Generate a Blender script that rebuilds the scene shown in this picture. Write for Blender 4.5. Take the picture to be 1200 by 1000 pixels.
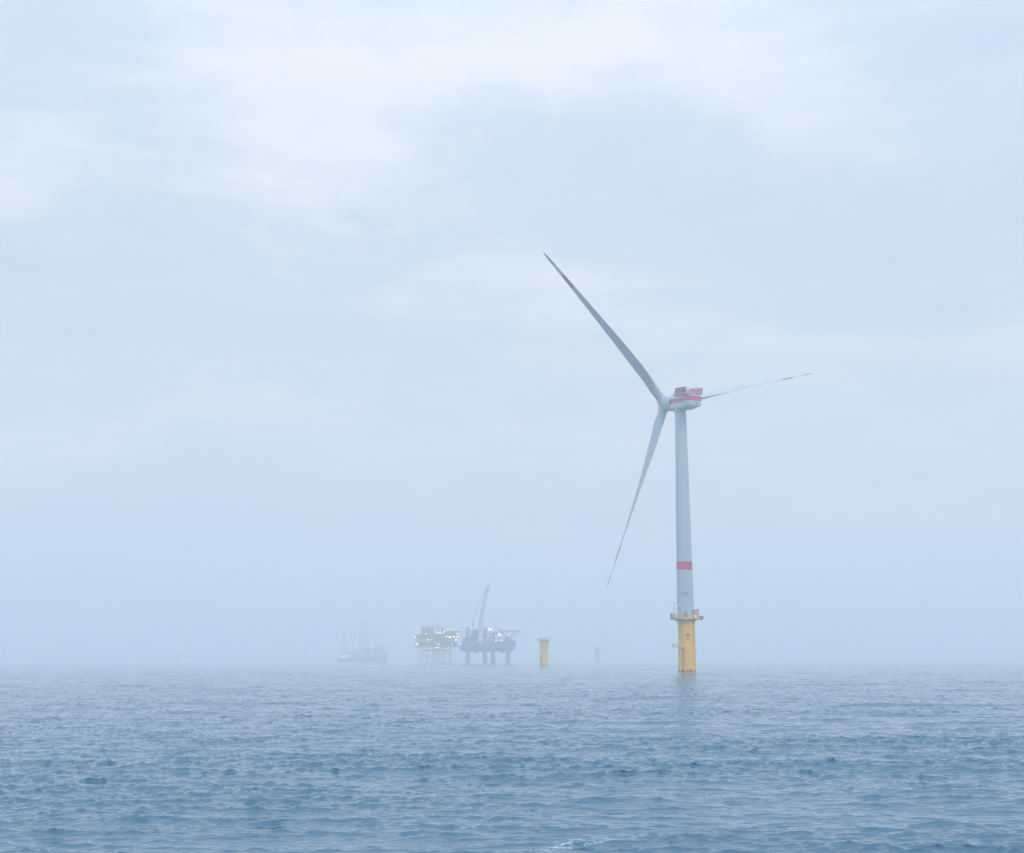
import bpy, bmesh, math, random
import numpy as np
from mathutils import Matrix, Vector

# ------------------------------------------------------------ clear
for o in list(bpy.data.objects):
    bpy.data.objects.remove(o, do_unlink=True)
S = bpy.context.scene
COL = S.collection
R = math.radians
random.seed(7)

# ------------------------------------------------------------ camera
FPX = 1600.0                     # focal length in photograph pixels (photo is 1200 wide)
EYE = 5.1
PITCH = math.atan(272.6 / FPX)
cam_d = bpy.data.cameras.new("camera")
cam_d.sensor_width = 36
cam_d.sensor_fit = 'HORIZONTAL'
cam_d.lens = 36 * FPX / 1200
cam_d.clip_start = 0.1
cam_d.clip_end = 30000
cam = bpy.data.objects.new("camera", cam_d)
COL.objects.link(cam)
cam.matrix_world = Matrix.Translation((0, 0, EYE)) @ Matrix.Rotation(R(90) + PITCH, 4, 'X') @ Matrix.Rotation(-0.0037, 4, 'Z')
S.camera = cam

# ------------------------------------------------------------ render settings
S.view_settings.view_transform = 'Standard'
S.view_settings.look = 'None'
S.view_settings.exposure = 0.08
S.view_settings.gamma = 1.0
S.view_settings.use_curve_mapping = False
S.render.engine = 'CYCLES'
cy = S.cycles
cy.max_bounces = 12
cy.diffuse_bounces = 3
cy.glossy_bounces = 3
cy.volume_bounces = 8
cy.use_denoising = True
try:
    cy.denoiser = 'OPENIMAGEDENOISE'
    cy.denoising_prefilter = 'ACCURATE'
except Exception:
    pass
cy.sample_clamp_indirect = 2.5

# ------------------------------------------------------------ sun and sky
SUN_EL, SUN_AZ = R(42), R(155)        # azimuth clockwise from +Y: high, behind and right of the camera
w = bpy.data.worlds.new("World")
S.world = w
w.use_nodes = True
nt = w.node_tree
nt.nodes.clear()
N, L = nt.nodes, nt.links
def wn(t, **kw):
    n = N.new(t)
    for k, v in kw.items():
        setattr(n, k, v)
    return n
def wm(op, a, b=None, c=None):
    n = wn('ShaderNodeMath', operation=op)
    for i, v in enumerate((a, b, c)):
        if v is None:
            continue
        if isinstance(v, (int, float)):
            n.inputs[i].default_value = v
        else:
            L.new(v, n.inputs[i])
    return n.outputs[0]
sky = wn('ShaderNodeTexSky', sky_type='NISHITA')
sky.sun_disc = False
sky.sun_elevation = SUN_EL
sky.sun_rotation = SUN_AZ
sky.air_density = 1.0
sky.dust_density = 2.0
tc = wn('ShaderNodeTexCoord')
sep = wn('ShaderNodeSeparateXYZ')
L.new(tc.outputs['Generated'], sep.inputs[0])
dx, dy, dz = sep.outputs
az = wm('ARCTAN2', dx, dy)
el = wm('ARCSINE', wm('MINIMUM', wm('MAXIMUM', dz, -1.0), 1.0))
def fbm(scale, detail, rough, stretch, off=0.0, dist=0.0):
    mp = wn('ShaderNodeMapping')
    mp.inputs['Scale'].default_value = stretch
    mp.inputs['Location'].default_value = (off, off * .7, off * .3)
    L.new(tc.outputs['Generated'], mp.inputs['Vector'])
    n = wn('ShaderNodeTexNoise')
    n.inputs['Scale'].default_value = scale
    n.inputs['Detail'].default_value = detail
    n.inputs['Roughness'].default_value = rough
    n.inputs['Distortion'].default_value = dist
    L.new(mp.outputs[0], n.inputs['Vector'])
    return n.outputs[0]
n_big = fbm(3.0, 5, .5, (1, 1, 2.6), 3.1, .3)
n_mid = fbm(8.0, 9, .62, (1, 1, 2.2), 9.7, .8)
n_wx = fbm(5.0, 7, .62, (1, 1, 1.6), 21.0)
n_wy = fbm(5.0, 7, .62, (1, 1, 1.6), 37.0)
waz = wm('ADD', az, wm('MULTIPLY', wm('SUBTRACT', n_wx, .5), .32))
wel = wm('ADD', el, wm('MULTIPLY', wm('SUBTRACT', n_wy, .5), .20))
def pix_dir(px, py):
    v = Vector(((px - 600) / FPX, -(py - 500) / FPX, -1)).normalized()
    v = cam.matrix_world.to_3x3() @ v
    return math.atan2(v.x, v.y), math.asin(v.z)
CLOUDS = [  # (seen at), half size in the sky, how bright: banks of thin and thick overcast
    (330, 105, 150, 70, .60), (600, 45, 300, 50, .36), (600, 125, 90, 40, .16), (760, 90, 120, 30, .2), (25, 185, 60, 26, .30), (380, 225, 110, 60, .50),
    (1030, 130, 200, 50, .25), (560, 335, 80, 36, .30), (900, 405, 330, 30, .16), (120, 500, 340, 34, .22), (640, 380, 60, 40, .2),
    (60, 60, 130, 50, -.22), (860, 245, 300, 60, -.30), (150, 300, 260, 60, -.42), (1130, 40, 130, 50, -.45),
    (430, 400, 250, 50, -.25), (1080, 300, 180, 60, -.25), (200, 600, 300, 50, -.1), (600, 190, 70, 40, -.12)]
acc = None
for (px, py, sx, sy, amp) in CLOUDS:
    a0, e0 = pix_dir(px, py)
    u = wm('MULTIPLY', wm('SUBTRACT', waz, a0), FPX / sx)
    v = wm('MULTIPLY', wm('SUBTRACT', wel, e0), FPX / sy)
    g = wm('EXPONENT', wm('MULTIPLY', wm('ADD', wm('MULTIPLY', u, u), wm('MULTIPLY', v, v)), -.6))
    g = wm('MULTIPLY', g, amp)
    acc = g if acc is None else wm('ADD', acc, g)
den = wm('ADD', acc, wm('MULTIPLY', wm('SUBTRACT', n_big, .5), .7))
den = wm('ADD', den, wm('MULTIPLY', wm('SUBTRACT', n_mid, .5), .6))
n_streak = fbm(6.0, 7, .6, (1, 1, 7.0), 51.0, .4)
den = wm('ADD', den, wm('MULTIPLY', wm('SUBTRACT', n_streak, .5), .75))
den = wm('ADD', den, .48)
ramp = wn('ShaderNodeValToRGB')
ramp.color_ramp.elements[0].position = 0.0
ramp.color_ramp.elements[0].color = (.64, .72, .835, 1)
ramp.color_ramp.elements[1].position = 1.0
ramp.color_ramp.elements[1].color = (.93, .92, .96, 1)
e = ramp.color_ramp.elements.new(.45)
e.color = (.70, .77, .860, 1)
L.new(den, ramp.inputs[0])
# the overcast layer is lit more strongly towards the zenith
zen = wm('MAXIMUM', dz, 0.0)
gain = wm('ADD', wm('MULTIPLY', wm('POWER', zen, 3.5), 2.0), .97)
tint = wn('ShaderNodeVectorMath', operation='MULTIPLY')
L.new(ramp.outputs[0], tint.inputs[0])
zt_ = wn('ShaderNodeCombineXYZ')
for i_, k_ in enumerate((-.16, -.05, .06)):
    L.new(wm('ADD', wm('MULTIPLY', zen, k_), 1.0), zt_.inputs[i_])
L.new(zt_.outputs[0], tint.inputs[1])
vm = wn('ShaderNodeVectorMath', operation='SCALE')
L.new(tint.outputs[0], vm.inputs[0])
L.new(gain, vm.inputs['Scale'])
bg_sky = wn('ShaderNodeBackground')
L.new(sky.outputs[0], bg_sky.inputs[0])
bg_sky.inputs[1].default_value = .08
bg_cl = wn('ShaderNodeBackground')
L.new(vm.outputs[0], bg_cl.inputs[0])
bg_cl.inputs[1].default_value = 1.0
mixw = wn('ShaderNodeMixShader')
mixw.inputs[0].default_value = .93
L.new(bg_sky.outputs[0], mixw.inputs[1])
L.new(bg_cl.outputs[0], mixw.inputs[2])
outw = wn('ShaderNodeOutputWorld')
L.new(mixw.outputs[0], outw.inputs['Surface'])

sd = bpy.data.lights.new("sun", 'SUN')
sd.energy = 1.0
sd.angle = R(25)
sd.color = (1.0, .97, .93)
sun = bpy.data.objects.new("sun", sd)
COL.objects.link(sun)
sv = Vector((math.sin(SUN_AZ) * math.cos(SUN_EL), math.cos(SUN_AZ) * math.cos(SUN_EL), math.sin(SUN_EL)))
sun.rotation_euler = sv.to_track_quat('Z', 'Y').to_euler()
sun.location = (0, -50, 150)

# ------------------------------------------------------------ materials
def nodes_of(m):
    m.use_nodes = True
    return m.node_tree.nodes, m.node_tree.links, m.node_tree.nodes['Principled BSDF']
def paint(name, col, rough=.45, var=.12, scale=.6, dirt=(.25, .22, .18), dirt_amt=.25, metallic=0.0, streak=1.0):
    """painted steel: base colour with faint mottling, vertical streaks of dirt and uneven gloss"""
    m = bpy.data.materials.new(name)
    n, l, b = nodes_of(m)
    t = n.new('ShaderNodeTexCoord')
    nz = n.new('ShaderNodeTexNoise'); nz.inputs['Scale'].default_value = scale; nz.inputs['Detail'].default_value = 6
    l.new(t.outputs['Object'], nz.inputs['Vector'])
    mp = n.new('ShaderNodeMapping'); mp.inputs['Scale'].default_value = (2.2, 2.2, .09)
    l.new(t.outputs['Object'], mp.inputs['Vector'])
    ns = n.new('ShaderNodeTexNoise'); ns.inputs['Scale'].default_value = 1.4; ns.inputs['Detail'].default_value = 5
    l.new(mp.outputs[0], ns.inputs['Vector'])
    r1 = n.new('ShaderNodeMapRange'); r1.inputs['From Min'].default_value = .52; r1.inputs['From Max'].default_value = .78
    r1.inputs['To Max'].default_value = dirt_amt * streak
    l.new(ns.outputs[0], r1.inputs['Value'])
    mx = n.new('ShaderNodeMix'); mx.data_type = 'RGBA'
    mx.inputs['A'].default_value = (*[c * (1 - var) for c in col], 1)
    mx.inputs['B'].default_value = (*[min(1, c * (1 + var)) for c in col], 1)
    l.new(nz.outputs[0], mx.inputs['Factor'])
    m2 = n.new('ShaderNodeMix'); m2.data_type = 'RGBA'
    l.new(mx.outputs['Result'], m2.inputs['A'])
    m2.inputs['B'].default_value = (*dirt, 1)
    l.new(r1.outputs[0], m2.inputs['Factor'])
    l.new(m2.outputs['Result'], b.inputs['Base Color'])
    b.inputs['Roughness'].default_value = rough
    b.inputs['Metallic'].default_value = metallic
    return m
def glow(name, col, strength):
    m = bpy.data.materials.new(name)
    n, l, b = nodes_of(m)
    b.inputs['Base Color'].default_value = (.8, .8, .8, 1)
    b.inputs['Emission Color'].default_value = (*col, 1)
    b.inputs['Emission Strength'].default_value = strength
    try:
        m.cycles.emission_sampling = 'NONE'
    except Exception:
        pass
    return m
RED = (.60, .012, .115)
M = dict(
    white=paint('turbine_white_paint', (.47, .53, .57), .4, .05, .3, dirt_amt=.10),
    blade=paint('blade_white_gelcoat', (.52, .56, .58), .35, .04, .2, dirt_amt=.0),
    red=paint('traffic_red_paint', RED, .45, .1, .5, dirt_amt=.08),
    yellow=paint('yellow_marine_paint', (.90, .50, .02), .5, .10, .35, (.42, .20, .06), .45),
    haze_paled=paint('haze_paled_yellow_paint', (.78, .62, .54), .6, .12, .35, (.3, .2, .15), .4),  # yellow of distant foundations with haze painted in: paler and pinker
    screen=paint('shaded_perforated_red_sheet', (.30, .025, .09), .6, .15, .8, dirt_amt=.2),  # perforated sheet; shade on the side screens is painted into this darker red
    primer=paint('sun_bleached_ochre_paint', (.78, .48, .14), .6, .12, .35, (.3, .2, .15), .4),
    steel=paint('galvanised_steel', (.36, .37, .38), .5, .15, 1.0, dirt_amt=.2, metallic=.3),
    dark=paint('dark_steel', (.05, .055, .065), .55, .2, 1.0, dirt_amt=.1),
    grey=paint('light_grey_cladding', (.30, .32, .34), .55, .15, .12, (.16, .13, .11), .4),
    midgrey=paint('weathered_grey_steel', (.17, .18, .20), .6, .2, .15, (.13, .10, .08), .4),
    hull=paint('dark_blue_hull_paint', (.075, .07, .24), .5, .2, .1, (.14, .08, .05), .4),
    hullgrey=paint('blue_grey_hull_paint', (.09, .10, .15), .5, .2, .1, (.14, .08, .05), .4),
    black=paint('black_marking_paint', (.02, .02, .025), .5, .1, 1, dirt_amt=0),
    pale=paint('pale_superstructure_paint', (.62, .64, .66), .5, .08, .2, (.3, .26, .2), .3),
    rust=paint('faded_pink_container_paint', (.62, .42, .36), .55, .2, .6, dirt_amt=.3),
    tarp=paint('grey_tarpaulin', (.38, .40, .38), .8, .2, .8, dirt_amt=.3),
    warmgrey=paint('cream_cladding', (.50, .38, .23), .55, .15, .12, (.2, .13, .08), .5),
    warmdark=paint('brown_grey_steel', (.27, .19, .115), .6, .2, .15, (.15, .09, .05), .5),
    glass=paint('dark_window_glass', (.03, .04, .05), .1, .1, 1, dirt_amt=0),
    lampwhite=glow('white_floodlight', (1, .93, .82), 14),
    lampwarm=glow('sodium_floodlight', (1, .62, .32), 9),
    lampgreen=glow('yellow_green_floodlight', (.9, 1, .5), 8),
    lampred=glow('red_warning_light', (1, .16, .14), 14),
    lampsoft=glow('soft_white_lamp', (1, .97, .92), 1.6),
)
def banded(name, white, bands, axis, rough=.38, red=RED):
    """white paint with crisp red bands between given values of one object axis"""
    m = bpy.data.materials.new(name)
    n, l, b = nodes_of(m)
    t = n.new('ShaderNodeTexCoord')
    sp = n.new('ShaderNodeSeparateXYZ')
    l.new(t.outputs['Object'], sp.inputs[0])
    tot = None
    for lo, hi in bands:
        a = n.new('ShaderNodeMath'); a.operation = 'GREATER_THAN'; a.inputs[1].default_value = lo
        c = n.new('ShaderNodeMath'); c.operation = 'LESS_THAN'; c.inputs[1].default_value = hi
        l.new(sp.outputs[axis], a.inputs[0]); l.new(sp.outputs[axis], c.inputs[0])
        d = n.new('ShaderNodeMath'); d.operation = 'MULTIPLY'
        l.new(a.outputs[0], d.inputs[0]); l.new(c.outputs[0], d.inputs[1])
        if tot is None:
            tot = d.outputs[0]
        else:
            s = n.new('ShaderNodeMath'); s.operation = 'ADD'; l.new(tot, s.inputs[0]); l.new(d.outputs[0], s.inputs[1]); tot = s.outputs[0]
    mp = n.new('ShaderNodeMapping'); mp.inputs['Scale'].default_value = (1.3, 1.3, .05)
    l.new(t.outputs['Object'], mp.inputs['Vector'])
    nz = n.new('ShaderNodeTexNoise'); nz.inputs['Scale'].default_value = 1.0; nz.inputs['Detail'].default_value = 6
    l.new(mp.outputs[0], nz.inputs['Vector'])
    sh = n.new('ShaderNodeMix'); sh.data_type = 'RGBA'
    sh.inputs['A'].default_value = (*[c * .9 for c in white], 1); sh.inputs['B'].default_value = (*[c * 1.06 for c in white], 1)
    l.new(nz.outputs[0], sh.inputs['Factor'])
    mx = n.new('ShaderNodeMix'); mx.data_type = 'RGBA'
    l.new(sh.outputs['Result'], mx.inputs['A']); mx.inputs['B'].default_value = (*red, 1)
    l.new(tot, mx.inputs['Factor'])
    l.new(mx.outputs['Result'], b.inputs['Base Color'])
    b.inputs['Roughness'].default_value = rough
    return m

# ------------------------------------------------------------ mesh helpers
class MB:
    def __init__(self):
        self.v, self.f, self.m = [], [], []
        self.mi = 0
    def add(self, vs, fs):
        o = len(self.v)
        self.v += [tuple(p) for p in vs]
        self.f += [tuple(i + o for i in f) for f in fs]
        self.m += [self.mi] * len(fs)
        return self
    def box(self, c, s, rz=0.0, taper=(1, 1)):
        cx, cy_, cz = c
        sx, sy, sz = s[0] / 2, s[1] / 2, s[2] / 2
        ca, sa = math.cos(rz), math.sin(rz)
        vs = []
        for z in (-1, 1):
            tx, ty = taper if z > 0 else (1, 1)
            for x, y in ((-1, -1), (1, -1), (1, 1), (-1, 1)):
                a, b = x * sx * tx, y * sy * ty
                vs.append((cx + a * ca - b * sa, cy_ + a * sa + b * ca, cz + z * sz))
        return self.add(vs, [(0, 3, 2, 1), (4, 5, 6, 7), (0, 1, 5, 4), (1, 2, 6, 5), (2, 3, 7, 6), (3, 0, 4, 7)])
    def tube(self, a, b, r, r2=None, n=8, cap=True):
        a, b = Vector(a), Vector(b)
        r2 = r if r2 is None else r2
        d = (b - a).normalized()
        h = Vector((0, 0, 1)) if abs(d.z) < .95 else Vector((1, 0, 0))
        u = d.cross(h).normalized(); v = d.cross(u)
        vs = []
        for p, rr in ((a, r), (b, r2)):
            for i in range(n):
                t = 2 * math.pi * i / n
                vs.append(p + u * (rr * math.cos(t)) + v * (rr * math.sin(t)))
        fs = [(i, (i + 1) % n, n + (i + 1) % n, n + i) for i in range(n)]
        if cap:
            fs += [tuple(range(n))[::-1], tuple(range(n, 2 * n))]
        return self.add(vs, fs)
    def lathe(self, prof, n=48, axis='Z', cap=True, center=(0, 0, 0)):
        vs = []
        for (r, z) in prof:
            for i in range(n):
                t = 2 * math.pi * i / n
                c, s = r * math.cos(t), r * math.sin(t)
                p = (c, s, z) if axis == 'Z' else (c, z, s)
                vs.append((p[0] + center[0], p[1] + center[1], p[2] + center[2]))
        k = len(prof)
        fs = []
        for j in range(k - 1):
            for i in range(n):
                q = (j * n + i, j * n + (i + 1) % n, (j + 1) * n + (i + 1) % n, (j + 1) * n + i)
                fs.append(q if axis == 'Z' else q[::-1])
        if cap:
            fs += [tuple(range(n))[::-1], tuple(range((k - 1) * n, k * n))]
        return self.add(vs, fs)
    def loft(self, rings, cap=True):
        n = len(rings[0]); k = len(rings)
        vs = [p for r in rings for p in r]
        fs = [(j * n + i, j * n + (i + 1) % n, (j + 1) * n + (i + 1) % n, (j + 1) * n + i) for j in range(k - 1) for i in range(n)]
        if cap:
            fs += [tuple(range(n))[::-1], tuple(range((k - 1) * n, k * n))]
        return self.add(vs, fs)
    def prism(self, pts, z0, z1):
        n = len(pts)
        return self.add([(x, y, z0) for x, y in pts] + [(x, y, z1) for x, y in pts],
                        [(i, (i + 1) % n, n + (i + 1) % n, n + i) for i in range(n)] + [tuple(range(n))[::-1], tuple(range(n, 2 * n))])
    def sphere(self, c, r, n=10):
        prof = [(max(1e-3, r * math.sin(math.pi * k / n)), -r * math.cos(math.pi * k / n)) for k in range(n + 1)]
        return self.lathe(prof, n + 2, center=c)
    def rail(self, pts, h=1.1, r=.045, mid=2, post=1.5, closed=False):
        """handrail: posts and horizontal bars along a polyline"""
        pts = [Vector(p) for p in pts]
        if closed:
            pts = pts + [pts[0]]
        for a, b in zip(pts[:-1], pts[1:]):
            ln = (b - a).length
            k = max(1, round(ln / post))
            for i in range(k + 1):
                p = a.lerp(b, i / k)
                self.tube(p, p + Vector((0, 0, h)), r, n=5)
            for j in range(1, mid + 2):
                z = Vector((0, 0, h * j / (mid + 1)))
                self.tube(a + z, b + z, r * .85, n=5)
        return self
    def lattice(self, a, b, w, w2=None, nb=10, r=.2, rb=.1, sides=4):
        """truss with chords and zigzag braces from a to b"""
        a, b = Vector(a), Vector(b)
        w2 = w if w2 is None else w2
        d = (b - a).normalized()
        h = Vector((0, 1, 0)) if abs(d.y) < .9 else Vector((1, 0, 0))
        u = d.cross(h).normalized(); v = d.cross(u).normalized()
        def ring(t):
            c = a.lerp(b, t); ww = (w + (w2 - w) * t) / 2
            if sides == 4:
                return [c + u * ww * x + v * ww * y for x, y in ((-1, -1), (1, -1), (1, 1), (-1, 1))]
            return [c + u * ww * 1.15 * math.cos(q) + v * ww * 1.15 * math.sin(q) for q in (0, 2.094, 4.189)]
        rs = [ring(i / nb) for i in range(nb + 1)]
        for k in range(sides):
            self.tube(rs[0][k], rs[-1][k], r, n=6)
        for i in range(nb):
            for k in range(sides):
                k2 = (k + 1) % sides
                p, q = (rs[i][k], rs[i + 1][k2]) if i % 2 == 0 else (rs[i][k2], rs[i + 1][k])
                self.tube(p, q, rb, n=4, cap=False)
                self.tube(rs[i + 1][k], rs[i + 1][k2], rb, n=4, cap=False)
        return self
    def build(self, name, mat, parent=None, smooth=False, mw=None, bevel=0.0, label=None):
        me = bpy.data.meshes.new(name)
        me.from_pydata(self.v, [], self.f)
        mats = mat if isinstance(mat, (list, tuple)) else [mat]
        for m in mats:
            me.materials.append(m)
        if len(mats) > 1:
            me.polygons.foreach_set('material_index', self.m)
        bm = bmesh.new(); bm.from_mesh(me)
        bmesh.ops.recalc_face_normals(bm, faces=bm.faces)
        bm.to_mesh(me); bm.free()
        if smooth:
            me.polygons.foreach_set('use_smooth', [True] * len(me.polygons))
            try:
                me.set_sharp_from_angle(angle=R(38))
            except Exception:
                pass
        o = bpy.data.objects.new(name, me)
        COL.objects.link(o)
        if parent is not None:
            o.parent = parent
        if mw is not None:
            o.matrix_local = mw
        if bevel:
            b = o.modifiers.new('bevel', 'BEVEL'); b.width = bevel; b.segments = 2; b.limit_method = 'ANGLE'
        if label:
            o['label'] = label
        return o
def thing(name, label, cat, loc, rz=0.0, group=None):
    o = bpy.data.objects.new(name, None)
    COL.objects.link(o)
    o.location = loc
    o.rotation_euler = (0, 0, rz)
    o.empty_display_size = 5
    o['label'] = label
    o['category'] = cat
    if group:
        o['group'] = group
    return o
def lamp(pos, r, mat, parent, name='floodlight', label=None):
    """a lamp: a short bracket with its lit globe"""
    r *= .6
    m = MB(); m.sphere((0, 0, 0), r, 8)
    m.mi = 1
    m.tube((0, r * .5, 0), (0, r * 2.2, -r * .6), r * .25, n=5)
    return m.build(name, [mat, M['dark']], parent, smooth=True, mw=Matrix.Translation(pos), label=label)
def windows(parent, places, size):
    q = MB(); q.box((0, 0, 0), size); first = q.build('window', M['glass'], parent)
    for i, p in enumerate(places):
        o = first if i == 0 else first.copy()
        if i: COL.objects.link(o); o.parent = parent
        o.matrix_local = Matrix.Translation(p)
def lettering(txt, size, parent, mat, place, name='marking', thick=.01):
    """letters as a real mesh; place(x, y) wraps them on to a surface"""
    cu = bpy.data.curves.new(name, 'FONT')
    cu.body = txt; cu.size = size; cu.align_x = 'CENTER'; cu.extrude = thick; cu.offset = size * .02
    tmp = bpy.data.objects.new('tmp', cu); COL.objects.link(tmp)
    dg = bpy.context.evaluated_depsgraph_get()
    me = bpy.data.meshes.new_from_object(tmp.evaluated_get(dg))
    bpy.data.objects.remove(tmp, do_unlink=True)
    me.name = name
    for v in me.vertices:
        v.co = place(v.co.x, v.co.y, v.co.z)
    me.materials.clear(); me.materials.append(mat)
    o = bpy.data.objects.new(name, me); COL.objects.link(o); o.parent = parent
    return o

# ------------------------------------------------------------ water
def wave_tile(n, size, lam_lo, lam_hi, target_slope, seed, wind, spread, peaky=0.0):
    """one periodic patch of sea surface between two wavelengths, from a wind-wave spectrum"""
    rng = np.random.default_rng(seed)
    k1 = 2 * np.pi * np.fft.fftfreq(n, size / n)
    kx, ky = np.meshgrid(k1, k1, indexing='ij')
    k = np.hypot(kx, ky); k[0, 0] = 1
    c = (kx * math.sin(wind) + ky * math.cos(wind)) / k
    amp = np.where((k >= 2 * np.pi / lam_hi) & (k < 2 * np.pi / lam_lo), k ** -1.9, 0.0)
    amp *= (.12 + np.abs(c) ** spread) * np.where(c < 0, .35, 1.0)
    hk = amp * (rng.normal(size=(n, n)) + 1j * rng.normal(size=(n, n)))
    hk[0, 0] = 0
    if peaky:                                  # sharper crests, flatter troughs
        z0 = np.fft.ifft2(hk).real
        z0 = np.exp(peaky * z0 / z0.std()); z0 -= z0.mean()
        hk = np.fft.fft2(z0); hk[k > 2 * np.pi / lam_lo * 2.2] = 0; hk[0, 0] = 0
    sx = np.fft.ifft2(1j * kx * hk).real; sy = np.fft.ifft2(1j * ky * hk).real
    g = target_slope / math.sqrt((sx ** 2 + sy ** 2).mean())
    z = np.fft.ifft2(hk).real * g
    ux = np.fft.ifft2(1j * kx / k * hk).real * g
    uy = np.fft.ifft2(1j * ky / k * hk).real * g
    return np.stack([z, ux, uy], -1).astype(np.float32), size
def sample(tile, x, y):
    t, size = tile
    n = t.shape[0]
    u = (x / size * n) % n; v = (y / size * n) % n
    i = np.floor(u).astype(np.int32); j = np.floor(v).astype(np.int32)
    fu = (u - i)[:, None].astype(np.float32); fv = (v - j)[:, None].astype(np.float32)
    i %= n; j %= n; i2 = (i + 1) % n; j2 = (j + 1) % n
    return (t[i, j] * (1 - fu) + t[i2, j] * fu) * (1 - fv) + (t[i, j2] * (1 - fu) + t[i2, j2] * fu) * fv
WIND = R(190)
def sea_surface():
    fine = np.arange(-25.5, 25.5, .055)
    left = np.concatenate([np.arange(-180, -60, 3.0), np.arange(-60, -25.5, .35)])
    right = np.concatenate([np.arange(25.5, 60, .35), np.arange(60, 180, 3.0)])
    ang = np.radians(np.concatenate([left, fine, right]))
    rad = np.exp(np.concatenate([np.arange(math.log(5.0), math.log(30), .02), np.arange(math.log(30), math.log(100), .0016),
                                 np.arange(math.log(100), math.log(300), .0022), np.arange(math.log(300), math.log(1500), .0026), np.arange(math.log(1500), math.log(6700), .0060)]))
    A, Rr = np.meshgrid(ang, rad, indexing='ij')
    x = (Rr * np.sin(A)).ravel(); y = (Rr * np.cos(A)).ravel(); r = Rr.ravel()
    t1 = wave_tile(512, 173.0, 3.5, 24.0, .052, 5, WIND, 6.0)
    t2 = wave_tile(1024, 53.0, .65, 3.5, .092, 12, WIND + .15, 7.0, .2)
    t3 = wave_tile(768, 11.3, .18, .80, .25, 31, WIND - .10, 4.0, .15)
    t4 = wave_tile(512, 5.9, .07, .16, .05, 44, WIND + .1, 3.0, .2)
    gust = wave_tile(256, 211.0, 5.0, 60.0, 1.0, 77, WIND, 1.0)
    ca, sa = math.cos(.31), math.sin(.31)
    P = np.zeros((x.size, 3), np.float32)
    gz = sample(gust, x, y)[:, 0]; gz = np.clip(1 + .25 * gz / gz.std(), .5, 1.5)   # cat's paws: patches of rougher water
    carrier = np.zeros(x.size, np.float32)
    for tile, f0, f1, chop, rot in ((t1, 2500, 6500, 1.0, 0), (t2, 900, 3500, 1.0, 1), (t3, 200, 900, .75, 0), (t4, 40, 110, .5, 1)):
        xx, yy = (x * ca + y * sa, -x * sa + y * ca) if rot else (x, y)
        sxy = sample(tile, xx, yy)
        f = np.clip((f1 - r) / (f1 - f0), 0, 1).astype(np.float32)
        f = f * f * (3 - 2 * f)
        if tile is t3 or tile is t4:           # short ripples steepen on the longer crests and die in the troughs
            f = f * gz * np.clip(.78 + .5 * carrier, .3, 1.45)
        P[:, 2] += sxy[:, 0] * f
        if tile is t1 or tile is t2:
            carrier += sxy[:, 0] / tile[0][..., 0].std() * (.45 if tile is t1 else .8)
        hx, hy = sxy[:, 1], sxy[:, 2]
        if rot:
            hx, hy = hx * ca - hy * sa, hx * sa + hy * ca
        P[:, 0] += chop * hx * f; P[:, 1] += chop * hy * f
    P[:, 0] += x; P[:, 1] += y
    na, nr = len(ang), len(rad)
    idx = np.arange(na * nr, dtype=np.int32).reshape(na, nr)
    nxt = np.roll(idx, -1, axis=0)
    q = np.stack([idx[:, :-1], idx[:, 1:], nxt[:, 1:], nxt[:, :-1]], -1).reshape(-1, 4)
    # close the hole under the camera with a fan
    ctr = na * nr
    P = np.vstack([P, [[0, 0, 0]]]).astype(np.float32)
    tri = np.stack([idx[:, 0], nxt[:, 0], np.full(na, ctr, np.int32)], -1)
    me = bpy.data.meshes.new('water')
    me.vertices.add(len(P)); me.vertices.foreach_set('co', P.ravel())
    loops = np.concatenate([q.ravel(), tri.ravel()]).astype(np.int32)
    me.loops.add(len(loops)); me.loops.foreach_set('vertex_index', loops)
    nq, ntri = len(q), len(tri)
    me.polygons.add(nq + ntri)
    me.polygons.foreach_set('loop_start', np.concatenate([np.arange(nq) * 4, nq * 4 + np.arange(ntri) * 3]).astype(np.int32))
    me.polygons.foreach_set('use_smooth', np.ones(nq + ntri, bool))
    me.update(calc_edges=True)
    o = bpy.data.objects.new('water', me)
    COL.objects.link(o)
    o['kind'] = 'structure'
    return o
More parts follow.
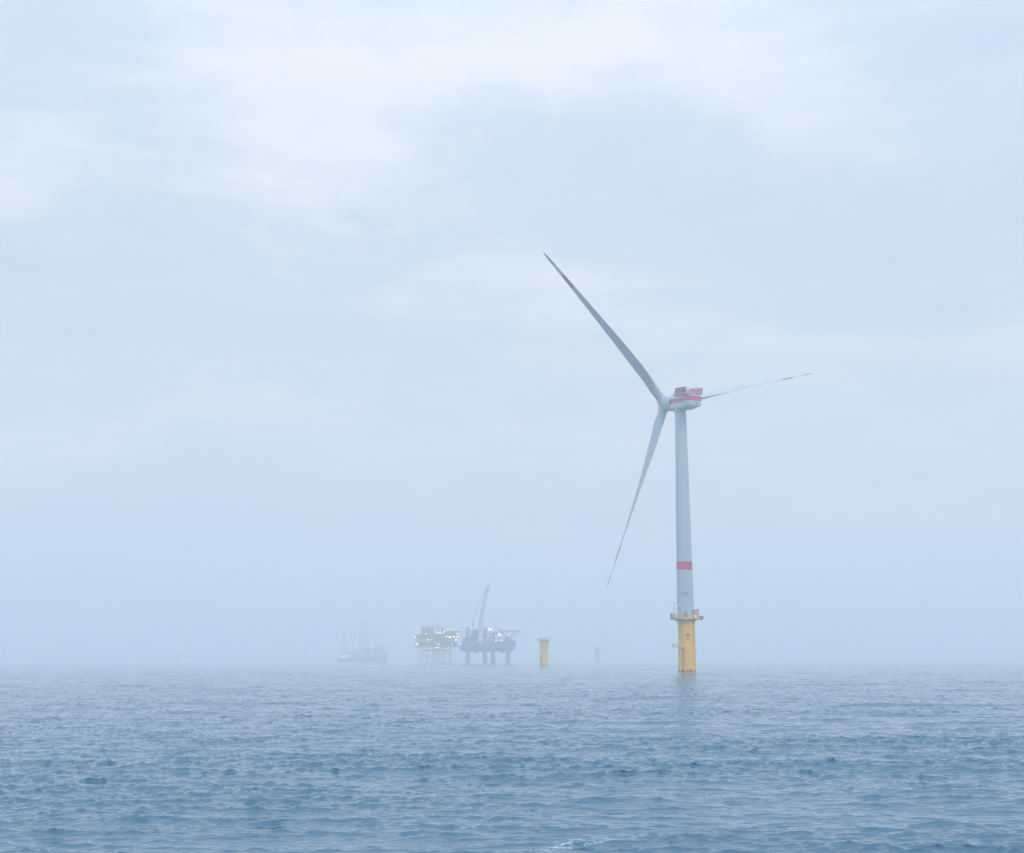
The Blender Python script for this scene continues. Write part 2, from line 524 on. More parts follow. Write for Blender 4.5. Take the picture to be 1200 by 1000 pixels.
def water_material():
    m = bpy.data.materials.new('sea_water')
    n, l, b = nodes_of(m)
    b.inputs['IOR'].default_value = 1.42
    b.inputs['Roughness'].default_value = .05
    t = n.new('ShaderNodeTexCoord')
    def noise(scale, detail, sc, rot=0.0, rough=.6):
        mp = n.new('ShaderNodeMapping'); mp.inputs['Scale'].default_value = sc; mp.inputs['Rotation'].default_value = (0, 0, rot)
        l.new(t.outputs['Object'], mp.inputs['Vector'])
        z = n.new('ShaderNodeTexNoise'); z.inputs['Scale'].default_value = scale; z.inputs['Detail'].default_value = detail
        z.inputs['Roughness'].default_value = rough
        l.new(mp.outputs[0], z.inputs['Vector'])
        return z.outputs[0]
    def math_(op, a, c=None, d=None):
        q = n.new('ShaderNodeMath'); q.operation = op
        for i, v in enumerate((a, c, d)):
            if v is None: continue
            if isinstance(v, (int, float)): q.inputs[i].default_value = v
            else: l.new(v, q.inputs[i])
        return q.outputs[0]
    rip = noise(2.6, 5, (.6, 1.3, 1), .2, .62)
    b1 = n.new('ShaderNodeBump'); b1.inputs['Strength'].default_value = 1.0; b1.inputs['Distance'].default_value = .010
    l.new(rip, b1.inputs['Height'])
    swl = noise(.22, 5, (.5, 1.2, 1), .1, .62)
    b2 = n.new('ShaderNodeBump'); b2.inputs['Strength'].default_value = 1.0; b2.inputs['Distance'].default_value = .28
    l.new(swl, b2.inputs['Height']); l.new(b1.outputs[0], b2.inputs['Normal'])
    l.new(b2.outputs[0], b.inputs['Normal'])
    # foam of one breaking crest: ragged lace inside a long thin patch
    sp = n.new('ShaderNodeSeparateXYZ'); l.new(t.outputs['Object'], sp.inputs[0])
    wob = math_('MULTIPLY', math_('SUBTRACT', noise(.8, 3, (1, 1, 1)), .5), 1.6)
    fx = math_('DIVIDE', math_('SUBTRACT', sp.outputs[0], 1.9), 2.5)
    slope = math_('MULTIPLY', math_('SUBTRACT', sp.outputs[0], 1.9), .55)
    fy = math_('DIVIDE', math_('SUBTRACT', math_('SUBTRACT', math_('ADD', sp.outputs[1], wob), slope), 39.3), 1.05)
    rr = math_('ADD', math_('MULTIPLY', fx, fx), math_('MULTIPLY', fy, fy))
    inside = n.new('ShaderNodeMapRange'); inside.inputs['From Min'].default_value = 1.3; inside.inputs['From Max'].default_value = .2
    l.new(rr, inside.inputs['Value'])
    lace = noise(5.5, 6, (.7, 1.2, 1), .3, .7)
    fm = n.new('ShaderNodeMapRange'); fm.inputs['From Min'].default_value = .47; fm.inputs['From Max'].default_value = .66
    l.new(math_('ADD', lace, math_('MULTIPLY', math_('SUBTRACT', inside.outputs[0], 1.0), .45)), fm.inputs['Value'])
    fm2 = math_('MULTIPLY', fm.outputs[0], .62)
    # depth colour: large slow patches of greener and bluer water
    pt = noise(.02, 3, (1, 1, 1))
    c1 = n.new('ShaderNodeMix'); c1.data_type = 'RGBA'
    c1.inputs['A'].default_value = (.033, .108, .172, 1); c1.inputs['B'].default_value = (.039, .120, .186, 1)
    l.new(pt, c1.inputs['Factor'])
    c2 = n.new('ShaderNodeMix'); c2.data_type = 'RGBA'; c2.inputs['B'].default_value = (.75, .80, .84, 1)
    l.new(c1.outputs['Result'], c2.inputs['A']); l.new(fm2, c2.inputs['Factor'])
    l.new(c2.outputs['Result'], b.inputs['Base Color'])
    l.new(math_('ADD', math_('MULTIPLY', fm2, .6), .05), b.inputs['Roughness'])
    return m
sea = sea_surface()
sea.data.materials.append(water_material())

# ------------------------------------------------------------ foundations
def ring_at(r, t, z):
    return (r * math.cos(t), r * math.sin(t), z)
def arc_place(radius, ang0, z0):
    """wrap flat lettering on to a vertical cylinder facing angle ang0"""
    def f(x, y, z):
        a = ang0 + x / radius
        rr = radius + .03 + z
        return Vector((rr * math.cos(a), rr * math.sin(a), z0 + y))
    return f
def splash_zone(mat):
    """the same paint with weed and rust growing at the waterline"""
    key = mat.name + '_with_weed'
    if key in bpy.data.materials:
        return bpy.data.materials[key]
    m = mat.copy(); m.name = key
    n, l = m.node_tree.nodes, m.node_tree.links
    b = n['Principled BSDF']
    src = b.inputs['Base Color'].links[0].from_socket
    t = n.new('ShaderNodeTexCoord'); sp = n.new('ShaderNodeSeparateXYZ'); l.new(t.outputs['Object'], sp.inputs[0])
    z = n.new('ShaderNodeTexNoise'); z.inputs['Scale'].default_value = 1.1; z.inputs['Detail'].default_value = 6
    mp = n.new('ShaderNodeMapping'); mp.inputs['Scale'].default_value = (1.6, 1.6, .35); l.new(t.outputs['Object'], mp.inputs[0]); l.new(mp.outputs[0], z.inputs['Vector'])
    h = n.new('ShaderNodeMath'); h.operation = 'MULTIPLY_ADD'; l.new(z.outputs[0], h.inputs[0]); h.inputs[1].default_value = -3.4; l.new(sp.outputs[2], h.inputs[2])
    r_ = n.new('ShaderNodeMapRange'); r_.inputs['From Min'].default_value = -.6; r_.inputs['From Max'].default_value = -1.3
    l.new(h.outputs[0], r_.inputs['Value'])
    mx = n.new('ShaderNodeMix'); mx.data_type = 'RGBA'; l.new(src, mx.inputs['A']); mx.inputs['B'].default_value = (.10, .10, .05, 1)
    l.new(r_.outputs[0], mx.inputs['Factor']); l.new(mx.outputs['Result'], b.inputs['Base Color'])
    return m
def foundation(parent, deck_z=20.0, r0=3.05, detail=True, marks=True, face=-math.pi / 2, skin=None):
    """yellow monopile transition piece with its walkways, ladder and deck; built in metres above the water"""
    skin = skin or M['yellow']
    m = MB()
    m.lathe([(r0 + .55, -3), (r0 + .42, -.6), (r0 + .35, 0), (r0 + .22, 1.6), (r0 + .08, 4.5), (r0, 8), (r0, deck_z - .9)], 56)
    for z in (8.2, 13.8):
        m.lathe([(r0 + .003, z), (r0 + .05, z), (r0 + .05, z + .12), (r0 + .003, z + .12)], 56, cap=False)
    col = m.build('transition_piece', splash_zone(skin), parent, smooth=True)
    # deck: round plate on brackets with laydown wings
    d = MB()
    d.prism([(5.3 * math.cos(2 * math.pi * i / 16 + .1), 4.9 * math.sin(2 * math.pi * i / 16 + .1)) for i in range(16)], deck_z - .5, deck_z)
    d.box((4.1, -.6, deck_z - .32), (2.6, 5.0, .44))
    for i in range(12):
        t = 2 * math.pi * i / 12
        d.add([ring_at(r0 - .05, t - .03, deck_z - 1.5), ring_at(r0 - .05, t + .03, deck_z - 1.5),
               ring_at(4.7, t + .02, deck_z - .55), ring_at(4.7, t - .02, deck_z - .55),
               ring_at(r0 - .05, t - .03, deck_z - .52), ring_at(r0 - .05, t + .03, deck_z - .52)],
              [(0, 1, 2, 3), (4, 5, 2, 3), (0, 4, 3), (1, 5, 2), (0, 1, 5, 4)])
    deck = d.build('deck', skin, parent)
    rl = MB()
    pts = [(5.15 * math.cos(2 * math.pi * i / 16 + .1), 4.75 * math.sin(2 * math.pi * i / 16 + .1), deck_z) for i in range(16)]
    rl.rail(pts, 1.15, .05, 2, 1.6, closed=True)
    rl.build('railing', skin, deck)
    # rest platform half way down on the left, with its ladder cage and two fender tubes of the boat landing
    rp = MB()
    rz = deck_z * .46
    rp.box((-r0 - .75, -1.5, rz), (3.1, 2.6, .28))
    rp.box((-r0 + .9, -2.75, rz), (2.6, .9, .24))
    rest = rp.build('rest_platform', skin, parent)
    rr = MB()
    rr.rail([(-r0 + .1, -2.75, rz + .14), (-r0 - 2.2, -2.75, rz + .14), (-r0 - 2.2, -.25, rz + .14), (-r0 + .1, -.25, rz + .14)], 1.15, .055, 2, 1.2)
    rr.build('railing', M['steel'], rest)
    bl = MB()
    for dx in (-.9, .9):
        bl.tube((-1.9 + dx, -r0 - .25, -2.5), (-1.9 + dx, -r0 - .25, rz - .3), .2, n=10)
        for z in (1.5, 5.0, rz - .8):
            bl.tube((-1.9 + dx, -r0 - .25, z), (-1.7 + dx * .8, -r0 + 1.2, z), .13, n=6)
    land = bl.build('boat_landing', skin, parent)
    ld = MB()
    for dx in (-.26, .26):
        ld.tube((-1.9 + dx, -r0 - .05, -2.0), (-1.9 + dx, -r0 - .05, deck_z - .4), .05, n=5)
    z = -1.9
    while z < deck_z - .5:
        ld.tube((-2.16, -r0 - .05, z), (-1.64, -r0 - .05, z), .03, n=4, cap=False); z += .33
    ld.build('ladder', M['steel'], land)
    # J-tubes for the sea cables
    jt = MB()
    for t in (-.35, .2):
        x, y = (r0 + .28) * math.cos(t), (r0 + .28) * math.sin(t)
        jt.tube((x, y, -2.5), (x * .985, y * .985, deck_z - .6), .16, n=8)
    jt.build('cable_tube', skin, parent)
    if marks:
        lettering('GO2', 1.15, col, M['black'], arc_place(r0 + .005, face + .22, deck_z * .665))
        lettering('K2', 1.05, col, M['black'], arc_place(r0 + .005, face + .18, deck_z * .60))
        for k, z in enumerate((1.1, 2.9, 4.3, 7.2)):
            lettering(('4', '6', '8', '10')[k], .62, col, M['black'], arc_place(r0 + .30 - z * .035, face + .16, z), name='draught_mark')
    return col, deck

# ------------------------------------------------------------ the wind turbine
TX, TY, TH = 65.4, 521.0, 103.4
turb = thing('wind_turbine', 'white three bladed wind turbine with red tower band standing on a yellow foundation', 'wind turbine', (TX, TY, 0))
DZ = 20.2
col, deck = foundation(turb, DZ, 3.05, face=-math.pi / 2 - .12)
# tower
m = MB()
zt = TH - 3.2
prof = [(3.2, DZ)]
for k in range(13):
    t = k / 12
    z = DZ + .3 + t * (zt - DZ - .3)
    r = 3.15 if t < .08 else 3.15 + (2.12 - 3.15) * ((t - .08) / .92) ** 1.15
    prof.append((r, z))
m.lathe(prof, 64)
for z in (44.0, 72.0):                       # flange seams
    t = (z - DZ) / (zt - DZ); r = 3.15 + (2.12 - 3.15) * (max(0, t - .08) / .92) ** 1.15
    m.lathe([(r - .02, z), (r + .025, z), (r + .025, z + .1), (r - .02, z + .1)], 64, cap=False)
tower = m.build('tower', banded('tower_paint', (.44, .505, .55), [(38.3, 41.4)], 2), turb, smooth=True)
fd = -math.pi / 2 - .12
dm = MB()
for (z0, hh, ww) in ((DZ + .02, 2.3, 1.1),):
    pts = []
    for i in range(6):
        a = fd + .02 + (i / 5 - .5) * ww / 3.15
        pts.append((3.26 * math.cos(a), 3.26 * math.sin(a)))
    back = [(x * .93, y * .93) for x, y in pts[::-1]]
    dm.prism(pts + back, z0 + .25, z0 + hh)
door = dm.build('door', M['midgrey'], tower)
dh = MB(); dh.tube((.1 + 3.3 * math.cos(fd + .12), 3.3 * math.sin(fd + .12), DZ + 1.1), (.1 + 3.3 * math.cos(fd + .12), 3.3 * math.sin(fd + .12), DZ + 1.5), .04, n=6)
dh.build('handle', M['dark'], door)
lettering('K02', 1.3, tower, M['midgrey'], arc_place(3.17, fd - .0, DZ + 8.6))
lb = MB()
lb.box((3.14 * math.cos(fd - .45) - .02, 3.14 * math.sin(fd - .45) - .0, 65.7), (.2, .2, .25))
lb.build('navigation_light', M['pale'], tower)
# things fixed to the deck
cr = MB()                                     # white davit crane at the left of the deck
cr.tube((-4.5, -2.2, DZ), (-4.5, -2.2, DZ + 5.8), .24, .2, n=10)
cr.tube((-4.5, -2.2, DZ + 5.6), (-2.0, -3.4, DZ + 4.3), .17, .12, n=8)
cr.tube((-2.0, -3.4, DZ + 4.3), (-.7, -4.0, DZ + 1.6), .15, .12, n=8)
cr.tube((-4.5, -2.2, DZ + 2.5), (-2.7, -3.05, DZ + 4.6), .11, n=8)
cr.box((-4.5, -2.2, DZ + .35), (1.0, 1.0, .7))
crane = cr.build('davit_crane', M['pale'], turb, smooth=True)
hk = MB(); hk.tube((-.7, -4.0, DZ + 1.6), (-.7, -4.0, DZ + .9), .03, n=4); hk.box((-.7, -4.0, DZ + .8), (.22, .22, .3))
hk.build('hook', M['dark'], crane)
bx = MB(); bx.box((3.7, -1.8, DZ + 2.1), (2.0, 2.2, 1.7)); 
for k in range(5):
    bx.box((2.9 + k * .4, -2.93, DZ + 2.1), (.08, .06, 1.5))
eq = bx.build('equipment_container', M['rust'], turb, bevel=.05)
fr = MB()
for x in (2.8, 4.6):
    for y in (-2.8, -.8):
        fr.tube((x, y, DZ), (x, y, DZ + 1.26), .09, n=6)
fr.box((3.7, -1.8, DZ + 1.2), (2.0, 2.2, .14))
fr.box((3.7, -1.8, DZ + 3.03), (2.2, 2.4, .12)); fr.box((4.75, -1.8, DZ + 2.1), (.06, .3, 1.9))
fr.build('stand', M['steel'], eq)
pk = MB()                                     # winch and cabinet hung at the right rim
pk.box((5.7, -1.2, DZ - .15), (1.0, 2.2, 1.5)); pk.tube((5.1, -2.2, DZ + .2), (6.5, -2.2, DZ + .2), .45, n=12)
pk.build('winch', M['midgrey'], turb, bevel=.05)
cb = MB(); cb.box((-4.9, -1.0, DZ + .8), (1.1, 1.8, 1.6))
cb.build('cabinet', M['pale'], turb, bevel=.05)
cg = MB()
for y in (-3.2, 1.0):
    cg.rail([(-5.6, y, DZ - .5), (-4.2, y, DZ - .5)], 2.2, .07, 2, .7)
cg.rail([(-5.6, -3.2, DZ - .5), (-5.6, 1.0, DZ - .5)], 2.2, .07, 2, 1.0)
cg.box((-4.9, -1.1, DZ - .62), (1.6, 4.3, .14))
cg.build('access_gate', M['steel'], turb)

# nacelle frame: x to the right of the machine, y towards the rotor, z up
YAW, TILT = .427, .105
a = Vector((-math.sin(YAW) * math.cos(TILT), math.cos(YAW) * math.cos(TILT), math.sin(TILT)))
u = Vector((math.cos(YAW), math.sin(YAW), 0))
v = u.cross(a)
MN = Matrix(((u.x, a.x, v.x, 0), (u.y, a.y, v.y, 0), (u.z, a.z, v.z, TH), (0, 0, 0, 1)))
def rrect(y, hw, z0, z1, e=5.0, n=40):
    pts = []
    for i in range(n):
        t = 2 * math.pi * i / n
        c, s = math.cos(t), math.sin(t)
        pts.append((hw * abs(c) ** (2 / e) * (1 if c > 0 else -1), y, (z0 + z1) / 2 + (z1 - z0) / 2 * abs(s) ** (2 / e) * (1 if s > 0 else -1)))
    return pts
def nac_material():
    m = bpy.data.materials.new('nacelle_paint')
    n, l, b = nodes_of(m)
    t = n.new('ShaderNodeTexCoord'); sp = n.new('ShaderNodeSeparateXYZ'); l.new(t.outputs['Object'], sp.inputs[0])
    def edge(v_rear, v_front):
        r = n.new('ShaderNodeMapRange'); r.interpolation_type = 'SMOOTHSTEP'
        r.inputs['From Min'].default_value = -8.0; r.inputs['From Max'].default_value = -3.0
        r.inputs['To Min'].default_value = v_rear; r.inputs['To Max'].default_value = v_front
        l.new(sp.outputs[1], r.inputs['Value']); return r.outputs[0]
    def cmp(op, q, s):
        k = n.new('ShaderNodeMath'); k.operation = op; l.new(q, k.inputs[0]); l.new(s, k.inputs[1]); return k.outputs[0]
    lo = cmp('GREATER_THAN', sp.outputs[2], edge(-.35, -.75)); hi = cmp('LESS_THAN', sp.outputs[2], edge(1.6, .75))
    mk = cmp('MULTIPLY', lo, hi)
    mx = n.new('ShaderNodeMix'); mx.data_type = 'RGBA'
    mx.inputs['A'].default_value = (.47, .53, .57, 1); mx.inputs['B'].default_value = (*RED, 1)
    l.new(mk, mx.inputs['Factor']); l.new(mx.outputs['Result'], b.inputs['Base Color'])
    b.inputs['Roughness'].default_value = .4
    return m
m = MB()
m.loft([rrect(-11.35, 2.2, -2.1, 1.5), rrect(-11.2, 2.5, -2.4, 1.8), rrect(-10.8, 2.72, -2.6, 2.0), rrect(-8.0, 2.85, -2.8, 2.1),
        rrect(-6.5, 2.9, -3.3, 2.1), rrect(-2, 2.9, -3.4, 2.1), rrect(2.5, 2.9, -3.3, 2.1), rrect(3.8, 2.8, -3.1, 2.0)])
nac = m.build('nacelle', nac_material(), turb, smooth=True, mw=MN)
yb = MB(); yb.lathe([(2.3, -4.3), (2.45, -4.0), (2.45, -3.1), (2.2, -2.9)], 40)
yb.build('yaw_ring', M['white'], nac, smooth=True)
m = MB()
m.lathe([(2.2, 3.7), (3.1, 3.75), (3.3, 4.1), (3.3, 7.4), (3.15, 7.8), (2.2, 7.9)], 56, axis='Y')
m.build('generator', M['white'], nac, smooth=True)
# helicopter hoist platform on the roof: floor, red wind screens, white frame
hp = MB(); hp.box((0, -6.0, 2.42), (7.3, 7.9, .16))
for x in (-2.6, 2.6):
    hp.box((x, -6.0, 2.2), (.25, 7.6, .3))
hoist = hp.build('hoist_platform', M['white'], nac)
sc_ = MB()
z0, z1 = 2.5, 4.9
for sx in (-1, 1):
    for k in range(4):
        y0 = -9.9 + k * 1.95
        for j in range(3):
            zz = z0 + .05 + j * .79
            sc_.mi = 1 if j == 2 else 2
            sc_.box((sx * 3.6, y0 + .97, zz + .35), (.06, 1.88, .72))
sc_.mi = 0
for k in range(4):
    x0 = -3.55 + k * 1.78
    if k != 0:
        sc_.box((x0 + .89, -9.93, z0 + .95), (1.5, .06, 1.7))
    else:
        sc_.box((x0 + 1.1, -9.93, z0 + .45), (1.0, .06, .7))
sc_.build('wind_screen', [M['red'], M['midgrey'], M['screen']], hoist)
fr = MB()
corner = [(-3.68, -9.98), (3.68, -9.98), (3.68, -2.1), (-3.68, -2.1)]
for (x, y) in corner:
    fr.tube((x, y, z0 - .05), (x, y, z1 + .05), .08, n=6)
for (p, q) in zip(corner, corner[1:] + corner[:1]):
    for z in ((z0 + .1, z0 + .95, z1) if p[1] == q[1] else (z1,)):
        fr.tube((*p, z), (*q, z), .06, n=5)
for k in range(1, 8):
    fr.tube((-3.68 + k * .92, -10.02, z0), (-3.68 + k * .92, -10.02, z1), .1, n=6)
for sx in (-1, 1):
    for k in range(1, 4):
        fr.tube((sx * 3.66, -9.98 + k * 1.97, z0), (sx * 3.66, -9.98 + k * 1.97, z1), .03, n=5)
fr.build('railing', M['pale'], hoist)
ck = MB()
ck.add([(-3.45, -1.8, 4.9), (3.45, -1.8, 4.9), (3.45, .3, 2.0), (-3.45, .3, 2.0), (-3.45, -1.95, 4.4), (3.45, -1.95, 4.4), (3.45, -1.5, 2.0), (-3.45, -1.5, 2.0)],
       [(0, 1, 2, 3), (4, 5, 6, 7), (0, 1, 5, 4), (2, 3, 7, 6), (0, 3, 7, 4), (1, 2, 6, 5)])
ck.build('cooler', M['white'], nac, bevel=.04)
for sx, yy in ((.9, -10.6), (2.3, -10.4)):
    q = MB(); q.tube((sx, yy, 1.8), (sx, yy, 2.3), .22, n=10); q.sphere((sx, yy, 2.32), .24, 8)
    q.build('warning_light', M['dark'], nac, smooth=True)
q = MB()
for i in range(6):
    q.box((-2.93, 3.0 - i * .01, -1.0 + i * .17), (.12, 1.0, .11), 0)
q.box((-2.9, 3.0, -.57), (.1, 1.15, 1.15))
q.build('vent', M['dark'], nac)
q = MB()
for yy in (-7.9, -3.9, -.2):
    q.loft([rrect(yy, 2.915 if yy > -6 else 2.87, -3.42 if yy > -6 else -2.83, 2.115), rrect(yy + .06, 2.915 if yy > -6 else 2.87, -3.42 if yy > -6 else -2.83, 2.115)])
q.build('panel_seam', M['steel'], nac)
q = MB(); q.box((.3, -11.36, -1.2), (1.5, .1, 1.0)); q.build('service_hatch', M['steel'], nac)
q = MB()
q.tube((1.2, -9.2, 2.5), (1.2, -9.2, 6.4), .06, n=5); q.box((1.2, -9.2, 6.3), (.9, .08, .08)); q.tube((1.6, -9.2, 6.3), (1.6, -9.2, 6.7), .1, n=6)
q.build('wind_vane', M['steel'], nac)
# hub with its nose and blade collars
OV = 11.7
m = MB()
m.lathe([(2.0, 7.95), (2.3, 8.3), (2.6, 9.4), (2.7, 10.6), (2.65, 12.2), (2.35, 13.2), (1.8, 13.9), (1.0, 14.3), (.3, 14.4), (.01, 14.42)], 48, axis='Y')
hub = m.build('hub', M['white'], turb, smooth=True, mw=MN)
blade_mat = banded('blade_paint', (.385, .45, .515), [(59.3, 65.2), (71.2, 80)], 2, .35, red=(.36, .035, .11))
def chord(r):
    t = r / 77
    if r < 4: return 3.4
    k = np.interp(r, [4, 8, 13, 19, 28, 40, 52, 64, 72, 75.5, 77], [3.4, 4.3, 5.9, 6.2, 5.2, 3.75, 2.65, 1.8, 1.2, .75, .12])
    return float(k)
def blade_mesh():
    rings = []
    NR = 60
    for i in range(NR + 1):
        r = 1.6 + (77 - 1.6) * (i / NR)
        c = chord(r)
        blend = min(1, max(0, (r - 3.5) / 9.5)); blend = blend * blend * (3 - 2 * blend)
        th = float(np.interp(r, [0, 4, 13, 20, 30, 50, 77], [1, 1, .48, .34, .26, .2, .16]))
        beta = R(float(np.interp(r, [0, 8, 20, 35, 55, 77], [-88, -87, -83, -76, -71, -70])))
        off = 4.84 * (r / 77) ** 1.6
        pts = []
        K = 36
        for j in range(K):
            t = 2 * math.pi * j / K
            # circle at the root, airfoil outboard; xc along the chord from leading edge, yc thickness
            cx_, cy_ = .5 - .5 * math.cos(t), .5 * math.sin(t)
            xa = cx_
            ya = 5 * th * (.2969 * math.sqrt(max(xa, 0)) - .126 * xa - .3516 * xa ** 2 + .2843 * xa ** 3 - .1030 * xa ** 4)
            ya = ya * (1 if math.sin(t) >= 0 else -.7) + .03 * math.sin(math.pi * xa)
            xx = (xa - (.5 + (.34 - .5) * blend)) * c
            yy = (cy_ * (1 - blend) + ya * blend) * c
            # chord direction: trailing edge away from the wind
            ct, ca = math.cos(beta), math.sin(beta)
            pts.append((xx * ct - yy * ca, xx * ca + yy * ct + off, r))
        rings.append(pts)
    mb = MB(); mb.loft(rings)
    return mb
PH = -.771
protob = None
for k, lab in enumerate(('blade pointing up to the left, seen broadside', 'blade reaching out level to the right behind the nacelle', 'blade hanging down to the left of the tower')):
    th = PH + (0, 2 * math.pi / 3, -2 * math.pi / 3)[k]
    # blade frame inside the nacelle frame: z along the span, y along the axis, x = tangent
    z_ = Vector((math.sin(th), 0, math.cos(th))); y_ = Vector((0, 1, 0)); x_ = y_.cross(z_)
    MBm = MN @ Matrix.Translation((0, OV, 0)) @ Matrix(((x_.x, y_.x, z_.x, 0), (x_.y, y_.y, z_.y, 0), (x_.z, y_.z, z_.z, 0), (0, 0, 0, 1)))
    if protob is None:
        protob = blade_mesh().build('blade', blade_mat, turb, smooth=True, mw=MBm)
        b_ = protob
        cm = MB(); cm.lathe([(1.9, 1.9), (2.05, 2.0), (2.05, 3.1), (1.85, 3.3)], 40)
        protoc = cm.build('collar', M['white'], b_, smooth=True); c_ = protoc
    else:
        b_ = protob.copy(); COL.objects.link(b_); b_.parent = turb; b_.matrix_local = MBm
        c_ = protoc.copy(); COL.objects.link(c_); c_.parent = b_
    b_['label'] = lab

# ------------------------------------------------------------ foundations waiting for their towers
def bare(px, D, label, cover, size=1.0):
    t = thing('turbine_foundation', label, 'foundation', ((px - 600) / 1623 * D, D, 0), 0, 'yellow foundations without towers')
    foundation(t, 19.6 * size, 3.05 * size, marks=D < 1500, skin=M['yellow'] if D < 1500 else M['haze_paled'])  # distant ones get the skin with haze painted into its colour
    c = MB()
    z = 19.6 * size
    if cover:
        c.lathe([(3.1, z), (3.1, z + .9), (2.6, z + 1.7), (1.4, z + 2.2), (.05, z + 2.35)], 32)
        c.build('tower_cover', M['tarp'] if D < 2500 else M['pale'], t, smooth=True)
    else:
        c.lathe([(3.0, z), (3.0, z + .7), (2.7, z + .7), (2.7, z + .2)], 32)
        c.build('flange', M['steel'], t, smooth=True)
    return t
bare(636.4, 1060, 'bare yellow foundation with grey cover on its deck beside the crane vessel', True)
bare(699.6, 1910, 'small faded foundation stub seen between the yellow foundation and the turbine', False)
bare(356, 2950, 'faintest foundation stub near the horizon, just left of the hazy ship', False)
bare(208, 2600, 'faint foundation stub with a pale top, alone at far left horizon', True)

# ------------------------------------------------------------ offshore substation
D1 = 1750.0
sub = thing('offshore_substation', 'grey offshore substation with many lit decks on a braced jacket beside the crane vessel', 'offshore platform', ((510 - 600) / 1623 * D1, D1, 0), R(4))
k1 = D1 / 1635.0                                   # metres per photo pixel at that distance
def X(p): return (p - 510) * k1
def Z(p): return (776.6 - p) * k1
j = MB()
for y in (-11, 11):
    legs = [(492.8, 491.8), (499.5, 499.5), (519, 519.5), (527, 528)]
    for (pt, pb) in legs:
        j.tube((X(pb), y * 1.1, -4), (X(pt), y, Z(758)), .75, n=10)
    for (pa, pb) in ((493, 499.5), (499.5, 519), (519, 527)):
        for (ya, yb2) in ((776, 768), (768, 760)):
            j.tube((X(pa), y, Z(ya)), (X(pb), y, Z(yb2)), .3, n=6)
            j.tube((X(pb), y, Z(ya)), (X(pa), y, Z(yb2)), .3, n=6)
        j.tube((X(pa), y, Z(768)), (X(pb), y, Z(768)), .35, n=6)
for p in (492.8, 499.5, 519, 527):
    j.tube((X(p), -11, Z(768)), (X(p), 11, Z(768)), .35, n=6)
    j.tube((X(p), -11, Z(776)), (X(p), 11, Z(768)), .3, n=6)
j.build('jacket', M['primer'], sub)
j = MB()
for p, y in ((506, -6), (508.5, -6), (511, -6), (513.5, -6), (516, -5), (506, 5), (512, 6)):
    j.tube((X(p), y, -3), (X(p), y, Z(758)), .5, n=8)
j.build('cable_tube', M['warmgrey'], sub)
j = MB(); j.box((X(510.2), 0, Z(761.4)), (X(527.5) - X(492.8), 20, 1.3)); j.build('lower_frame', M['warmdark'], sub)
def deckslab(x0, x1, ypx, depth, parent=sub):
    q = MB(); q.box(((X(x0) + X(x1)) / 2, 0, Z(ypx)), (X(x1) - X(x0), depth, .9))
    o = q.build('deck', M['warmdark'], parent)
    r = MB(); hx0, hx1, hy = X(x0) + .2, X(x1) - .2, depth / 2 - .2
    r.rail([(hx0, -hy, Z(ypx) + .45), (hx1, -hy, Z(ypx) + .45), (hx1, hy, Z(ypx) + .45), (hx0, hy, Z(ypx) + .45)], 1.2, .07, 1, 3.0, closed=True)
    r.build('railing', M['warmgrey'], o)
deckslab(482.8, 537, 757.2, 34); deckslab(484.6, 535.5, 752.3, 32); deckslab(485, 536, 747.6, 32); deckslab(485.2, 521, 743.6, 32)
def block(name, x0, x1, y0, y1, dy0, dy1, mat, parent=sub, rib=True):
    q = MB(); w = X(x1) - X(x0); h = Z(y0) - Z(y1)
    q.box(((X(x0) + X(x1)) / 2, (dy0 + dy1) / 2, (Z(y0) + Z(y1)) / 2), (w, dy1 - dy0, h))
    if rib:
        nx = max(2, int(w / 1.6))
        for i in range(nx + 1):
            q.box((X(x0) + w * i / nx, dy0 - .08, (Z(y0) + Z(y1)) / 2), (.18, .14, h * .92))
    return q.build(name, mat, parent)
block('equipment_hall', 489, 534, 752.8, 756.7, -13, 13, M['warmdark'])
block('equipment_hall', 487, 500, 748.1, 751.8, -14, 12, M['warmgrey'])
block('equipment_hall', 502.5, 532, 748.1, 751.8, -12, 13, M['warmgrey'])
block('equipment_hall', 487, 534, 744.1, 747.1, -13, 13, M['warmgrey'])
block('transformer_house', 492, 507.5, 735.5, 743.1, -10, 12, M['warmdark'])
block('control_room', 508.3, 516, 736, 743.1, -8, 8, M['pale'])
block('stores_module', 519.5, 534, 740.6, 747.1, -10, 9, M['warmdark'])
for (x0, x1, yy) in ((487, 489, 750), (510, 512, 742.2), (529, 531, 742.2)):
    windows(sub, [(X(x0) + i * .9, -14.3 if yy == 750 else -10.2, Z(yy)) for i in range(4)], (.55, .1, .8))
# helideck: octagon on a splayed frame
q = MB()
cxh, cyh, rh = X(531), -4, 10.6
octo = [(cxh + rh * math.cos(R(22.5 + 45 * i)), cyh + rh * math.sin(R(22.5 + 45 * i))) for i in range(8)]
q.prism(octo, Z(739.6), Z(738.9))
q.lathe([(rh * .93, Z(739.6)), (rh * 1.1, Z(739.2)), (rh * 1.1, Z(739.1))], 8, cap=False, center=(cxh, cyh, 0))
hd = q.build('helideck', M['warmdark'], sub)
q = MB()
for (x, y) in octo:
    q.tube((x, y, Z(739.65)), (cxh + (x - cxh) * .55 - 2, cyh + (y - cyh) * .6, Z(743)), .25, n=6)
q.prism([(cxh + 1.02 * rh * math.cos(R(22.5 + 45 * i)), cyh + 1.02 * rh * math.sin(R(22.5 + 45 * i))) for i in range(8)], Z(740.1), Z(739.62))
q.build('support_frame', M['steel'], hd)
